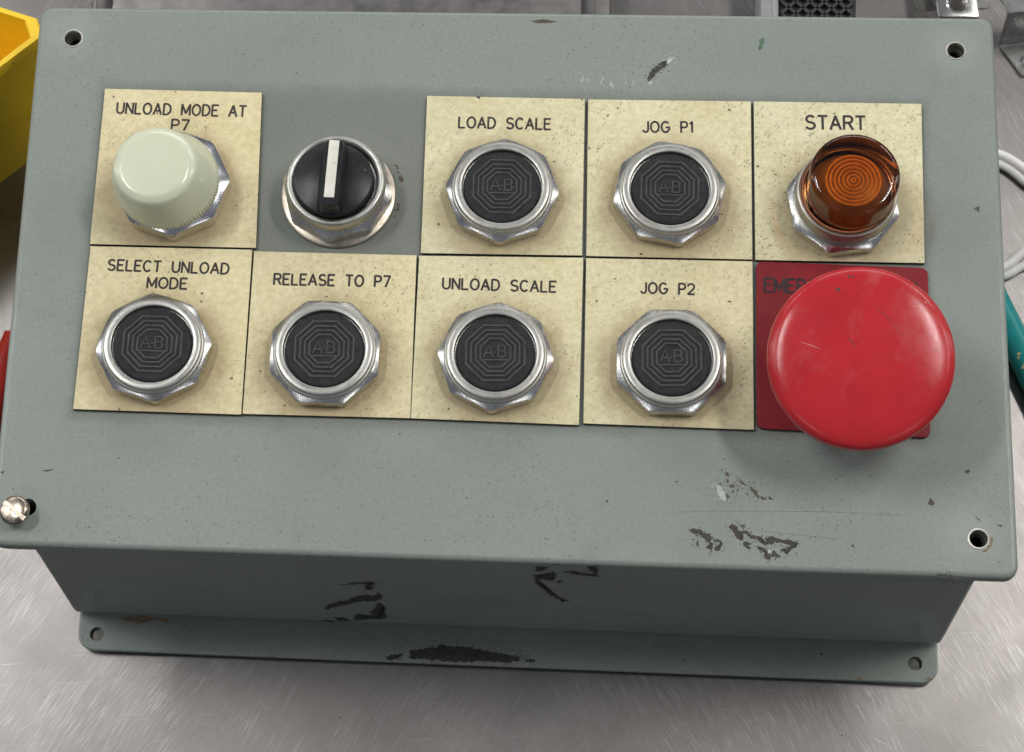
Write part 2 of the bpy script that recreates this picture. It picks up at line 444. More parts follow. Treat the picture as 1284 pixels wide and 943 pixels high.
def bm_mesh(name, bm, mat, smooth=35, center=(0, 0, 0)):
    c = Vector(center)
    for v in bm.verts: v.co = (v.co - c) * S
    me = bpy.data.meshes.new(name); bm.to_mesh(me); bm.free()
    fin(me, mat, smooth)
    return me

def cut(me, cutters):
    """boolean difference with round cutters [(x,y,z0,z1,r)] in mm, same local frame as the mesh"""
    o = bpy.data.objects.new('tmp', me); C.objects.link(o)
    tmp = []
    for (x, y, z0, z1, r) in cutters:
        vs_, fs = lathe_data([(r, z0), (r, z1)], 28)
        cm = bpy.data.meshes.new('cut')
        cm.from_pydata([Vector((a + x, b + y, c)) * S for a, b, c in vs_], [], fs)
        bm = bmesh.new(); bm.from_mesh(cm); bmesh.ops.recalc_face_normals(bm, faces=bm.faces); bm.to_mesh(cm); bm.free()
        co = bpy.data.objects.new('cut', cm); C.objects.link(co)
        md = o.modifiers.new('b', 'BOOLEAN'); md.operation = 'DIFFERENCE'; md.object = co; md.solver = 'EXACT'
        tmp.append(co)
    dg = bpy.context.evaluated_depsgraph_get(); dg.update()
    out = bpy.data.meshes.new_from_object(o.evaluated_get(dg))
    out.name = me.name
    for t_ in tmp + [o]: bpy.data.objects.remove(t_)
    out.shade_smooth(); out.set_sharp_from_angle(angle=radians(35))
    return out

def weighted(o):
    md = o.modifiers.new('weighted_normal', 'WEIGHTED_NORMAL'); md.keep_sharp = True; md.weight = 80
    return o

def ribbon(pts, w, h, closed=False, taper=0.55):
    """raised stroke along a flat polyline: list of (verts, faces)"""
    n = len(pts)
    P = [Vector((p[0], p[1])) for p in pts]
    vs_, fs = [], []
    for i in range(n):
        if closed:
            a, b, c = P[i - 1], P[i], P[(i + 1) % n]
        else:
            a, b, c = P[max(0, i - 1)], P[i], P[min(n - 1, i + 1)]
        d1 = (b - a); d2 = (c - b)
        if d1.length < 1e-9: d1 = d2
        if d2.length < 1e-9: d2 = d1
        d1.normalize(); d2.normalize()
        t_ = (d1 + d2)
        if t_.length < 1e-6: t_ = d1
        t_.normalize()
        nn = Vector((-t_.y, t_.x))
        k = 1.0 / max(0.78, nn.dot(Vector((-d1.y, d1.x))))
        for off, z in ((-0.5, 0), (-0.5 * taper, h), (0.5 * taper, h), (0.5, 0)):
            q = b + nn * off * w * k
            vs_.append((q.x, q.y, z))
    for i in range(n if closed else n - 1):
        a, b = i * 4, ((i + 1) % n) * 4
        for j in range(3):
            fs.append((a + j, a + j + 1, b + j + 1, b + j))
    if not closed:
        fs.append((3, 2, 1, 0)); e = (n - 1) * 4; fs.append((e, e + 1, e + 2, e + 3))
    return vs_, fs

def merge(lst):
    V, F = [], []
    for v, f in lst:
        o = len(V); V += v; F += [tuple(i + o for i in x) for x in f]
    return V, F

def arc(cx, cy, rx, ry, a0, a1, n=9):
    return [(cx + rx * cos(radians(a0 + (a1 - a0) * k / n)), cy + ry * sin(radians(a0 + (a1 - a0) * k / n))) for k in range(n + 1)]

# engraver's single-stroke capitals, 1 unit tall; glyph = (width, strokes)
G = {
 'A': (0.74, [[(0, 0), (0.37, 1), (0.74, 0)], [(0.14, 0.34), (0.60, 0.34)]]),
 'B': (0.62, [[(0, 0), (0, 1), (0.34, 1)] + arc(0.34, 0.76, 0.24, 0.24, 90, -90) + [(0, 0.52)], [(0.34, 0.52)] + arc(0.36, 0.26, 0.26, 0.26, 90, -90) + [(0, 0)]]),
 'C': (0.72, [arc(0.38, 0.5, 0.38, 0.5, 48, 312, 16)]),
 'D': (0.68, [[(0, 0), (0, 1), (0.26, 1)] + arc(0.26, 0.5, 0.42, 0.5, 90, -90, 14) + [(0, 0)]]),
 'E': (0.58, [[(0.58, 1), (0, 1), (0, 0), (0.58, 0)], [(0, 0.52), (0.46, 0.52)]]),
 'G': (0.76, [arc(0.38, 0.5, 0.38, 0.5, 48, 340, 18)[:-1] + [(0.75, 0.28), (0.75, 0.46), (0.44, 0.46)]]),
 'J': (0.50, [[(0.50, 1), (0.50, 0.26)] + arc(0.25, 0.26, 0.25, 0.26, 0, -160, 10)]),
 'L': (0.56, [[(0, 1), (0, 0), (0.56, 0)]]),
 'M': (0.80, [[(0, 0), (0, 1), (0.40, 0.16), (0.80, 1), (0.80, 0)]]),
 'N': (0.66, [[(0, 0), (0, 1), (0.66, 0), (0.66, 1)]]),
 'O': (0.78, [arc(0.39, 0.5, 0.39, 0.5, 90, 450, 22)]),
 'P': (0.60, [[(0, 0), (0, 1), (0.34, 1)] + arc(0.34, 0.73, 0.26, 0.27, 90, -90, 9) + [(0, 0.46)]]),
 'R': (0.64, [[(0, 0), (0, 1), (0.36, 1)] + arc(0.36, 0.75, 0.26, 0.25, 90, -90, 9) + [(0, 0.5)], [(0.34, 0.5), (0.64, 0)]]),
 'S': (0.64, [arc(0.32, 0.75, 0.29, 0.25, 35, 265, 11) + arc(0.32, 0.25, 0.32, 0.25, 85, -150, 11)]),
 'T': (0.66, [[(0, 1), (0.66, 1)], [(0.33, 1), (0.33, 0)]]),
 'U': (0.66, [[(0, 1), (0, 0.33)] + arc(0.33, 0.33, 0.33, 0.33, 180, 360, 12) + [(0.66, 1)]]),
 'Y': (0.70, [[(0, 1), (0.35, 0.5), (0.70, 1)], [(0.35, 0.5), (0.35, 0)]]),
 '1': (0.20, [[(0, 0.82), (0.20, 1), (0.20, 0)]]),
 '2': (0.60, [arc(0.30, 0.70, 0.30, 0.30, 165, -35, 11) + [(0, 0), (0.62, 0)]]),
 '7': (0.60, [[(0, 1), (0.60, 1), (0.22, 0)]]),
 '.': (0.05, [[(0, 0.02), (0.05, 0.02)]]),
}

def lettering(parent, txt, uvl, uvr, hpx, stroke, mat, z):
    """one line of engraved capitals whose baseline runs between two photo points on the plate"""
    a = at(*uvl, z); b = at(*uvr, z)
    top = at(uvl[0], uvl[1] - hpx, z)
    h = abs((top - a).y)
    L = (b - a).length
    gap = 0.26; sp = 0.62
    tot = sum((G[c][0] if c != ' ' else sp) for c in txt) + gap * (len(txt) - 1)
    kx = L / tot
    x = 0.0; parts = []
    for c in txt:
        if c == ' ':
            x += (sp + gap) * kx; continue
        w, strokes = G[c]
        for st in strokes:
            pts = [Vector((x + p[0] * kx, p[1] * h)) for p in st]
            runs = [[pts[0]]]
            for i in range(1, len(pts)):
                runs[-1].append(pts[i])
                if i < len(pts) - 1 and (pts[i] - pts[i - 1]).angle(pts[i + 1] - pts[i], 0) > 0.9:
                    runs.append([pts[i]])
            for r_ in runs:
                e0_ = (r_[0] - r_[1]).normalized() * stroke * 0.22; e1_ = (r_[-1] - r_[-2]).normalized() * stroke * 0.22
                q = [r_[0] + e0_, r_[0] + e0_ * 0.3] + r_[1:-1] + [r_[-1] + e1_ * 0.3, r_[-1] + e1_]
                parts.append(ribbon(q, stroke, 0.08 + 0.011 * (len(parts) % 5), taper=1.0))
        x += (w + gap) * kx
    V, F = merge(parts)
    me = mesh_from('lettering', V, F, mat, 0)
    ang = math.atan2(b.y - a.y, b.x - a.x)
    return link('lettering', me, parent, W((a.x, a.y, z - 0.02)), (0, 0, ang))

def blot(parent, name, uvs, mat, place, lift, jit=0.25):
    """ragged patch of bared metal: outline points in photo pixels, laid on a surface"""
    P = [place(u, v) for u, v in uvs]
    n = lift.normalized()
    ax = n.orthogonal().normalized(); ay = n.cross(ax)
    c = sum(P, Vector()) / len(P)
    out = []
    for i in range(len(P)):
        a, b = P[i], P[(i + 1) % len(P)]
        k = max(1, int((b - a).length / 0.45))
        for j in range(k):
            q = a.lerp(b, j / k)
            q = q + ax * random.uniform(-jit, jit) + ay * random.uniform(-jit, jit)
            out.append(q - c)
    bm = bmesh.new()
    vsn = [bm.verts.new(q + n * 0.03) for q in out]
    try:
        f = bm.faces.new(vsn)
        f.normal_update()
        if f.normal.dot(n) < 0: f.normal_flip()
        bmesh.ops.triangulate(bm, faces=[f])
    except Exception:
        pass
    if name == 'paint_chip':                    # loose flecks along the torn edge
        for q in out:
            e = q + ax * random.gauss(0, 1.1) + ay * random.gauss(0, 1.1) + n * 0.025
            r_ = random.uniform(0.05, 0.30)
            a0 = random.uniform(0, 6.28)
            vv = [bm.verts.new(e + (ax * cos(a0 + k * 1.4) * random.uniform(0.6, 1.5) + ay * sin(a0 + k * 1.4)) * r_) for k in range(4)]
            f2 = bm.faces.new(vv); f2.normal_update()
            if f2.normal.dot(n) < 0: f2.normal_flip()
    me = bm_mesh(name, bm, mat, 0)
    return link(name, me, parent, W(c))

def tube(name, pts, r, mat, n=12, caps=True):
    P = [Vector(p) for p in pts]
    vs_, fs = [], []
    up = Vector((0, 0, 1))
    for i, p in enumerate(P):
        d = (P[min(i + 1, len(P) - 1)] - P[max(i - 1, 0)]).normalized()
        a = d.cross(up)
        if a.length < 1e-3: a = d.cross(Vector((1, 0, 0)))
        a.normalize(); b = a.cross(d)
        rr = r[i] if isinstance(r, (list, tuple)) else r
        for k in range(n):
            t_ = 2 * pi * k / n
            q = p + a * cos(t_) * rr + b * sin(t_) * rr
            vs_.append(q)
    for i in range(len(P) - 1):
        for k in range(n):
            a, b = i * n + k, i * n + (k + 1) % n
            fs.append((a, b, b + n, a + n))
    if caps:
        fs.append(tuple(range(n))[::-1]); fs.append(tuple(range((len(P) - 1) * n, len(P) * n)))
    return vs_, fs

def spline(pts, k=8):
    P = [Vector(p) for p in pts]; out = []
    Q = [P[0] * 2 - P[1]] + P + [P[-1] * 2 - P[-2]]
    for i in range(1, len(Q) - 2):
        for j in range(k):
            t_ = j / k
            a, b, c, d = Q[i - 1], Q[i], Q[i + 1], Q[i + 2]
            out.append(0.5 * ((2 * b) + (c - a) * t_ + (2 * a - 5 * b + 4 * c - d) * t_ ** 2 + (3 * b - a - 3 * c + d) * t_ ** 3))
    out.append(P[-1])
    return out

# ================================================================== the surface
bm = prism_bm([(-700, -450), (700, -450), (700, 500), (-700, 500)], -3, 0, 0, 0.6)
tab = link('table_top', bm_mesh('table_top', bm, M['steel']))
tab['kind'] = 'structure'
tab['label'] = 'scratched stainless steel bench top'

# ================================================================== the control box
box = thing('control_box', 'sage grey steel control box with push buttons, standing on the steel bench', 'control box')

cov = [at(-14, 684, -1.5), at(1277, 727, -1.5), at(1244, 24, -1.5), at(51, 10, -1.5)]
hole_px = [(91, 48), (1198, 63.5), (1226.5, 675.5), (34, 636)]
holes = [at(u, v, 0) for u, v in hole_px]
bl = at(91, 768, -94); br = at(1181, 808, -94)
body_back = 92.0
body_pts = [(bl.x, bl.y), (br.x, br.y), (br.x - 1, body_back), (bl.x - 1, body_back - 2)]

bm = prism_bm([(p.x, p.y) for p in cov], -7.0, 0, 4.5, 2.0)
me = bm_mesh('cover', bm, M['paint'])
me = cut(me, [(h.x, h.y, -9, 3, 2.95) for h in holes])
for v in me.vertices: v.co.z += ZT * S
cover = weighted(link('cover', me, box, (0, 0, 0)))

bm = prism_bm(body_pts, -93.6, -7.02, 2.2, 1.2)
for v in bm.verts:                       # the sides draw in a little towards the cover
    v.co.x -= math.copysign(3.2, v.co.x - 3) * (v.co.z + 94.6) / 87.6
me = bm_mesh('body', bm, M['paint'])
me = cut(me, [(h.x, h.y, -40, 3, 2.9) for h in holes])
for v in me.vertices: v.co.z += ZT * S
body = weighted(link('body', me, box, (0, 0, 0)))

# mounting flange in front of the foot of the body
fl = [at(103, 814.5, -96.5), at(1168, 857, -96.5)]
fx0, fx1 = -152.6, 160.6
fy = lambda x, px=fl: fl[0].y + (fl[1].y - fl[0].y) * (x - fl[0].x) / (fl[1].x - fl[0].x)
flange_pts = [(fx0, fy(fx0)), (fx1, fy(fx1)), (fx1, -60), (fx0, -60)]
bm = prism_bm(flange_pts, -98.6, -96.4, 6.0, 0.7)
me = bm_mesh('mounting_flange', bm, M['paint'])
fh = [at(121, 795, -96.4), at(1147, 832, -96.4)]
me = cut(me, [(h.x, h.y, -105, -90, 2.6) for h in fh])
for v in me.vertices: v.co.z += ZT * S
flange = weighted(link('mounting_flange', me, box, (0, 0, 0)))
floor_me = lathe('hole_shade_disc', [(2.5, -98.5), (2.5, -98.2), (0.001, -98.2)], M['threads'], 24, 30)  # dark disc stands in for the shade down each flange hole
for h in fh:
    link('hole_shade_disc', floor_me, flange, W((h.x, h.y, 0)))
# backing pan under the flange, on which the box stands
bm = prism_bm([(fx0 + 3, fy(fx0) - 0.2), (fx0 + 30, fy(fx0) + 1.6), (fx1 - 40, fy(fx1) + 1.6), (fx1 - 2.5, fy(fx1) - 0.4), (fx1 - 2.5, 86), (fx0 + 3, 86)], -101, -98.62, 3.0, 0.6)
me = bm_mesh('foot_pan', bm, M['paint'])
for v in me.vertices: v.co.z += ZT * S
link('foot_pan', me, box)
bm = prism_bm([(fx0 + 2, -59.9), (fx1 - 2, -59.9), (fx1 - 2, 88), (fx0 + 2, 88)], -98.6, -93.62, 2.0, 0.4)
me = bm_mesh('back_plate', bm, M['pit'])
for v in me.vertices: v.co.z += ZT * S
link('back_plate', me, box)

# bare steel ferrules in the corner holes
ring = lathe('hole_rim', [(2.85, -3.5), (2.85, -0.1), (3.05, 0.14), (3.5, 0.16), (3.75, -0.05), (3.3, -0.3), (2.96, -3.5)], M['ferrule'], 40, 40, closed=True)
for h in holes[:3]:
    link('hole_rim', ring, cover, W((h.x, h.y, 0)))
sleeve = lathe('hole_sleeve', [(0.001, -20.5), (2.2, -20.5), (2.2, -5.2), (2.5, -4.9), (2.8, -5.2), (2.8, -22), (0.001, -22)], M['threads'], 32, 40)
for h in holes:
    link('hole_sleeve', sleeve, cover, W((h.x + 0.05, h.y - 0.05, 0)))

# captive slotted screw, leaning in its hole
h = holes[3]
bmh = bmesh.new()
prof = [(1.5, -14), (1.5, 2.2), (4.2, 2.4), (4.9, 3.0), (4.95, 4.6), (4.5, 5.3), (3.9, 5.6), (0.001, 5.75)]
vs_, fs = lathe_data(prof, 40)
me = mesh_from('cover_screw', vs_, fs, M['screw'])
o_ = bpy.data.objects.new('t', me); C.objects.link(o_)
bmc = prism_bm([(-6, -0.75), (6, -0.75), (6, 0.75), (-6, 0.75)], 4.3, 7)
cm = bm_mesh('c', bmc, M['threads'], 0)
oc = bpy.data.objects.new('c', cm); C.objects.link(oc)
md = o_.modifiers.new('b', 'BOOLEAN'); md.object = oc; md.operation = 'DIFFERENCE'; md.solver = 'EXACT'
dg = bpy.context.evaluated_depsgraph_get(); dg.update()
me = bpy.data.meshes.new_from_object(o_.evaluated_get(dg)); me.name = 'cover_screw'
bpy.data.objects.remove(o_); bpy.data.objects.remove(oc)
me.shade_smooth(); me.set_sharp_from_angle(angle=radians(35))
sp_ = at(20, 641, 6)
screw = link('cover_screw', me, box, W((sp_.x - 0.3, sp_.y + 0.7, 0.3)), (radians(6), radians(-9), radians(-38)), label='bright slotted screw leaning in its corner hole')
# ------------------------------------------------------------------ legend plates
ZP = 1.5
COLX = (-114.2, -56.8, 0.0, 57.3, 116.6)
ROWY = (20.8, -39.6)
plates = {
 'p7':   ([(131, 111), (328, 116), (320.5, 311), (112, 306)], (0, 0), 'cream legend plate engraved UNLOAD MODE AT P7'),
 'sel':  ([(113, 308.5), (316, 313), (302, 520), (91, 513)], (0, 1), 'cream legend plate engraved SELECT UNLOAD MODE'),
 'rel':  ([(318, 315), (522, 320), (514, 524.5), (303.5, 519)], (1, 1), 'cream legend plate engraved RELEASE TO P7'),
 'load': ([(535, 120), (733, 124), (729.5, 320.5), (527, 317.5)], (2, 0), 'cream legend plate engraved LOAD SCALE'),
 'unl':  ([(525, 320.5), (731, 323), (725.5, 533), (514.5, 524.5)], (2, 1), 'cream legend plate engraved UNLOAD SCALE'),
 'jog1': ([(737, 124.5), (941, 127), (943, 325.5), (734.5, 321)], (3, 0), 'cream legend plate engraved JOG P1'),
 'jog2': ([(734.5, 323.5), (943, 327.5), (945, 539), (731, 531)], (3, 1), 'cream legend plate engraved JOG P2'),
 'start': ([(944.5, 127), (1155, 130), (1159, 330), (946.5, 326)], (4, 0), 'cream legend plate engraved START'),
 'emer': ([(947.5, 327.5), (1163, 336), (1166, 549), (948.5, 537)], (4, 1), 'worn red legend plate engraved EMERGENCY STOP'),
}
PL = {}
for k, (pts, (cx, ry), lab) in plates.items():
    c = Vector((COLX[cx], ROWY[ry], 0))
    P = [at(u, v, ZP) for u, v in pts]
    P = [P[3], P[2], P[1], P[0]]
    red = k == 'emer'
    bm = prism_bm([(p.x - c.x, p.y - c.y) for p in P], 0.02, ZP, 2.4 if red else 0.15, 0.18, 4 if red else 1)
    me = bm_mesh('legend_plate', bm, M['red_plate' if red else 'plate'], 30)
    me.materials.append(M['ink_red' if red else 'ink'])       # side faces take the dark ink, so the gaps read dark
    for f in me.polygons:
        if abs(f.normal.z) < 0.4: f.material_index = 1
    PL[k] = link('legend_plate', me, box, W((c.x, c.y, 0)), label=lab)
    PL[k].color = {'start': (1.0, 0.1, 0, 1), 'p7': (0.1, 1.0, 0, 1), 'sel': (0.1, 0.9, 0, 1), 'rel': (0.35, 0.7, 0, 1), 'load': (0.35, 0.2, 0, 1)}.get(k, (0.5, 0.3, 0, 1))

for k, txt, a, b, hp, st in (
    ('p7', 'UNLOAD MODE AT', (145.8, 142), (307.3, 146.3), 13.2, 0.70),
    ('p7', 'P7', (214.4, 163.0), (235.5, 163.6), 13.0, 0.70),
    ('load', 'LOAD SCALE', (574.8, 160.0), (689.6, 162.4), 13.2, 0.70),
    ('jog1', 'JOG P1', (805.8, 165.6), (867.4, 166.0), 13.0, 0.70),
    ('start', 'START', (1010.4, 161.6), (1084.3, 162.6), 16.4, 0.85),
    ('sel', 'SELECT UNLOAD', (134.8, 338.6), (285.6, 343.6), 13.0, 0.70),
    ('sel', 'MODE', (184.0, 360.8), (233.2, 362.4), 13.0, 0.70),
    ('rel', 'RELEASE TO P7', (343.0, 356.6), (488.0, 359.6), 13.2, 0.70),
    ('unl', 'UNLOAD SCALE', (554.6, 362.0), (696.3, 366.4), 13.2, 0.70),
    ('jog2', 'JOG P2', (803.0, 367.4), (869.8, 369.2), 13.0, 0.70),
    ('emer', 'EMERGENCY STOP', (958.0, 365.6), (1150.5, 372.5), 16.6, 0.9)):
    lettering(PL[k], txt, a, b, hp, st, M['ink_red' if k == 'emer' else 'ink'], ZP)

# ------------------------------------------------------------------ octagon nuts and bezels
def octagon_nut(name, z0, ztop, apo, r_in, n=144, mat=None, k=0.62):
    """eight-sided nut, its upper corners turned off by a cone"""
    vs_, fs = [], []
    rings = 5
    for i in range(n):
        a = 2 * pi * i / n
        s8 = (a + pi / 8) % (pi / 4) - pi / 8
        ro = min(apo / cos(s8), apo * 1.066)
        z1 = ztop - (ro - r_in) * k
        for r, z in ((ro - 0.25, z0), (ro, z0 + 0.25), (ro, z1 - 0.12), (ro - 0.18, z1 + 0.05), (r_in, ztop)):
            vs_.append((r * cos(a), r * sin(a), z))
    for i in range(n):
        j = (i + 1) % n
        for q in range(rings - 1):
            fs.append((i * rings + q, j * rings + q, j * rings + q + 1, i * rings + q + 1))
    fs.append(tuple(i * rings for i in range(n))[::-1])
    fs.append(tuple(i * rings + rings - 1 for i in range(n)))
    return mesh_from(name, vs_, fs, mat, 24)

ZN = 9.2
nut_me = octagon_nut('push_button', ZP - 0.02, 6.6, 18.15, 17.2, mat=M['chrome'], k=0.56)
bezel_prof = [(17.25, 5.6), (17.3, 6.7), (17.15, 7.15), (16.8, 7.4), (16.55, 7.5), (16.45, 8.0), (16.25, 8.4), (15.9, 8.6), (14.0, 8.65), (13.75, 8.5), (13.6, 8.1), (13.6, 4.0)]
bezel_me = lathe('bezel_ring', bezel_prof, M['bezel'], 96, 40, closed=True)
cap_me = lathe('button_cap', [(13.25, 3.0), (13.25, 7.3), (13.05, 7.75), (12.6, 8.0), (12.0, 8.1), (0.001, 8.12)], M['rubber'], 80, 50)
em = []
def octo(r, cut0=None):
    return [(r / cos(pi / 8) * cos(pi / 8 + k * pi / 4), r / cos(pi / 8) * sin(pi / 8 + k * pi / 4)) for k in range(8)]
for r in (9.7, 8.05, 6.5, 5.0):
    em.append(ribbon(octo(r), 0.95, 0.5, closed=True, taper=0.35))
em.append(ribbon([(-4.1, -2.5), (4.1, -2.5)], 0.8, 0.42, taper=0.4))
def glyph(c, x, y, hgt, w):
    return [ribbon([(x + p[0] * hgt, y + p[1] * hgt) for p in st], w, 0.42, taper=0.4) for st in G[c][1]]
em += glyph('A', -3.75, -1.5, 4.1, 0.75) + glyph('B', 0.9, -1.5, 4.1, 0.75)
em.append(ribbon([(-0.55, 0.1), (0.3, 0.1)], 0.7, 0.38, taper=0.4))
V, F = merge(em)
emb_me = mesh_from('emblem', V, F, M['emb'], 0)

caps = {'load': (628.9, 233.9, 20.5, 1), 'jog1': (839.6, 236.5, -10.5, 0), 'jog2': (841.9, 449.0, 0.5, 2.5),
        'unl': (620.6, 442.9, 19.5, 2), 'rel': (406.1, 437.8, -1, 1.5), 'sel': (190.4, 431.5, -16.5, 0.5)}
names = {'load': 'LOAD SCALE', 'jog1': 'JOG P1', 'jog2': 'JOG P2', 'unl': 'UNLOAD SCALE', 'rel': 'RELEASE TO P7', 'sel': 'SELECT UNLOAD MODE'}
for k, (u, v, nr, er) in caps.items():
    p = at(u, v, 8.1)
    nr = radians(nr)
    b = link('push_button', nut_me, box, W((p.x, p.y, 0)), (0, 0, nr), label='flush black push button on the plate engraved ' + names[k])
    link('bezel_ring', bezel_me, b, W((p.x, p.y, 0)))
    link('button_cap', cap_me, b, W((p.x, p.y, 0)))
    link('emblem', emb_me, b, W((p.x, p.y, 8.06)), (0, 0, radians(er - 1) - nr))

# ------------------------------------------------------------------ selector switch
sx, sy = -56.4, 21.5
wash = lathe('selector_switch', [(8, 0.0), (19.4, 0.0), (19.75, 0.5), (19.6, 1.3), (19.0, 1.7), (8, 1.75)], M['washer'], 96, 40)
sel = link('selector_switch', wash, box, W((sx, sy, 0)), label='black selector knob with a white pointer in a round washer')
nut2 = octagon_nut('nut', 1.72, 9.0, 17.6, 16.2, mat=M['chrome'], k=1.0)
link('nut', nut2, sel, W((sx, sy, 0)), (0, 0, radians(14.5)))
link('bezel_ring', lathe('bezel_ring', [(16.5, 7.6), (16.9, 8.6), (16.9, 12.2), (16.6, 12.9), (16.0, 13.3), (15.4, 13.25), (14.4, 12.6), (14.0, 11.6), (14.0, 7.6)], M['bezel'], 96, 40, closed=True), sel, W((sx - .1, sy, 0)))
kx, ky = sx - 0.9, sy + 0.2
kn = lathe('knob', [(13.8, 8.0), (13.8, 12.6), (13.5, 13.3), (12.9, 13.7), (0.001, 13.8)], M['black'], 80, 40)
link('knob', kn, sel, W((kx, ky, 0)))
# finger grip: a bar with rounded ends standing up from the knob
def grip(w0, w1, l0, l1, z0, z1):
    rings = []
    vs_, fs = [], []
    prof = [(0.0, z0), (0.45, z0 + (z1 - z0) * 0.5), (0.85, z1 - 1.0), (0.96, z1 - 0.35), (1.12, z1)]
    n = 32
    for t_, z in prof:
        hw = (w0 + (w1 - w0) * t_) / 2; hl = (l0 + (l1 - l0) * t_) / 2
        for k in range(n):
            a = 2 * pi * k / n
            cx_, cy_ = cos(a), sin(a)
            x = hw * math.copysign(abs(cx_) ** 0.45, cx_); y = hl * math.copysign(abs(cy_) ** 0.30, cy_)
            vs_.append((x, y, z))
    for i in range(len(prof) - 1):
        for k in range(n):
            a, b = i * n + k, i * n + (k + 1) % n
            fs.append((a, b, b + n, a + n))
    fs.append(tuple(range(n))[::-1]); fs.append(tuple(range((len(prof) - 1) * n, len(prof) * n)))
    return vs_, fs
V, F = grip(9.4, 6.6, 26.4, 24.4, 13.5, 19.2)
link('grip', mesh_from('grip', V, F, M['black'], 40), sel, W((kx, ky, 0)), (0, 0, radians(-2)))
bm = prism_bm([(-1.75, -9.4), (1.75, -9.4), (1.75, 11.8), (-1.75, 11.8)], 18.9, 19.45, 0, 0.15)
link('pointer_stripe', bm_mesh('pointer_stripe', bm, M['stripe']), sel, W((kx, ky, 0)), (0, 0, radians(-2)))

# ------------------------------------------------------------------ white dome lens
wx, wy = -113.2, 22.2
nut3 = octagon_nut('pilot_light', ZP - 0.02, 9.4, 18.6, 16.0, mat=M['bright'], k=0.6)
wl = link('pilot_light', nut3, box, W((wx, wy, 0)), (0, 0, radians(27)), label='pilot light with a tall pale white lens, unlit')
prof = [(15.4, 8.4), (17.4, 9.0), (17.7, 9.6), (17.7, 13.4), (17.45, 13.9), (17.2, 15.0), (16.1, 20.0), (14.3, 25.2), (13.9, 26.1), (13.2, 26.7), (11.9, 27.35), (11.4, 27.55), (10.8, 27.62), (0.001, 27.75)]
n = 240
n = 360
def rm(a, i):
    return 1.0 + (0.011 * (1 if int(a / (2 * pi) * n + 0.5) % 4 < 2 else -1) if 2 <= i <= 3 else 0)
V, F = lathe_data(prof, n, rm)
V = [(x - 0.105 * (z - 9), y - 0.105 * (z - 9), z) for x, y, z in V]      # the cap sits askew on its thread
tilt = link('lens', mesh_from('lens', V, F, M['knob'], 50), wl, W((wx - 1.2, wy - 0.5, 0)))
tilt.rotation_euler = (0, 0, -wl.rotation_euler.z)

# ------------------------------------------------------------------ amber pilot light
ax_, ay_ = 116.3, 21.0
al = link('pilot_light', nut_me, box, W((ax_, ay_, 0)), (0, 0, radians(8.5)), label='pilot light with a dark amber lens, unlit')
link('bezel_ring', lathe('bezel_ring', [(16.8, 5.6), (17.1, 6.8), (17.1, 12.6), (16.8, 13.5), (16.3, 13.8), (15.8, 13.6), (15.45, 13.0), (15.45, 5.6)], M['bezel'], 96, 40, closed=True), al, W((ax_ + 0.5, ay_ + 0.3, 0)))
link('gasket_ring', lathe('gasket_ring', [(15.42, 11.2), (15.42, 13.5), (15.2, 13.9), (14.9, 13.9), (14.6, 13.3), (14.6, 11.2)], M['copper'], 80, 40, closed=True), al, W((ax_ + 0.5, ay_ + 0.3, 0)))
lx, ly = ax_ + 1.6, ay_ + 0.4
lens_prof = [(14.5, 12.0), (14.6, 14.2), (15.1, 14.6), (15.2, 15.4), (15.1, 16.0), (15.0, 25.0), (14.85, 26.2), (14.35, 27.0), (13.6, 27.45), (12.4, 27.68), (5, 27.76), (0.001, 27.77)]
V, F = lathe_data(lens_prof, 96)
F = [f for f in F if len(f) == 4]
link('lens', mesh_from('lens', V, F, M['lens'], 40), al, W((lx, ly, 0)))
# reflector cup and the ring ribs that show through the lens
link('reflector', lathe('reflector', [(13.9, 11.6), (13.9, 13.0), (13.4, 13.2), (11.5, 17.0), (9.8, 20.5), (9.4, 21.3), (9.0, 21.5), (0.001, 21.5)], M['amber_in'], 80, 30), al, W((lx, ly, 0)))
parts = []
for r in (0.7, 2.0, 3.4, 4.8, 6.2, 7.6, 9.0):
    pr = [(r - 0.36, 21.45), (r - 0.12, 22.1), (r + 0.12, 22.1), (r + 0.36, 21.45)]
    V, F = lathe_data(pr, 64); F = [f for f in F if len(f) == 4]
    parts.append((V, F))
V, F = merge(parts)
link('ring_ribs', mesh_from('ring_ribs', V, F, M['amber_ring'], 60), al, W((lx, ly, 0)))

# ------------------------------------------------------------------ emergency stop
mc = at(1079.8, 448.5, 33)
ex, ey = mc.x, mc.y
stem = lathe('emergency_stop', [(19.0, 1.5), (19.2, 2.0), (19.2, 6.5), (16.5, 9.0), (16.5, 12.0), (11, 12.5), (10.5, 31.0)], M['chrome'], 64, 30)
es = link('emergency_stop', stem, box, W((ex, ey, 0)), label='large red mushroom emergency stop button over the red plate')
hd = [(9.0, 25.5), (27.0, 25.8), (28.8, 26.6), (29.75, 28.2), (30.0, 30.5), (30.0, 32.3), (29.8, 33.3), (29.2, 34.2), (28.2, 34.95), (26.6, 35.55), (24.4, 36.05), (21, 36.6), (17, 37.08), (12, 37.55), (6, 37.88), (0.001, 38.0)]
V, F = lathe_data(hd, 128)
head = link('mushroom_head', mesh_from('mushroom_head', V, F, M['red'], 50), es, W((ex + 1.6, ey + 4.8, 0)), (radians(8), radians(-3), 0))

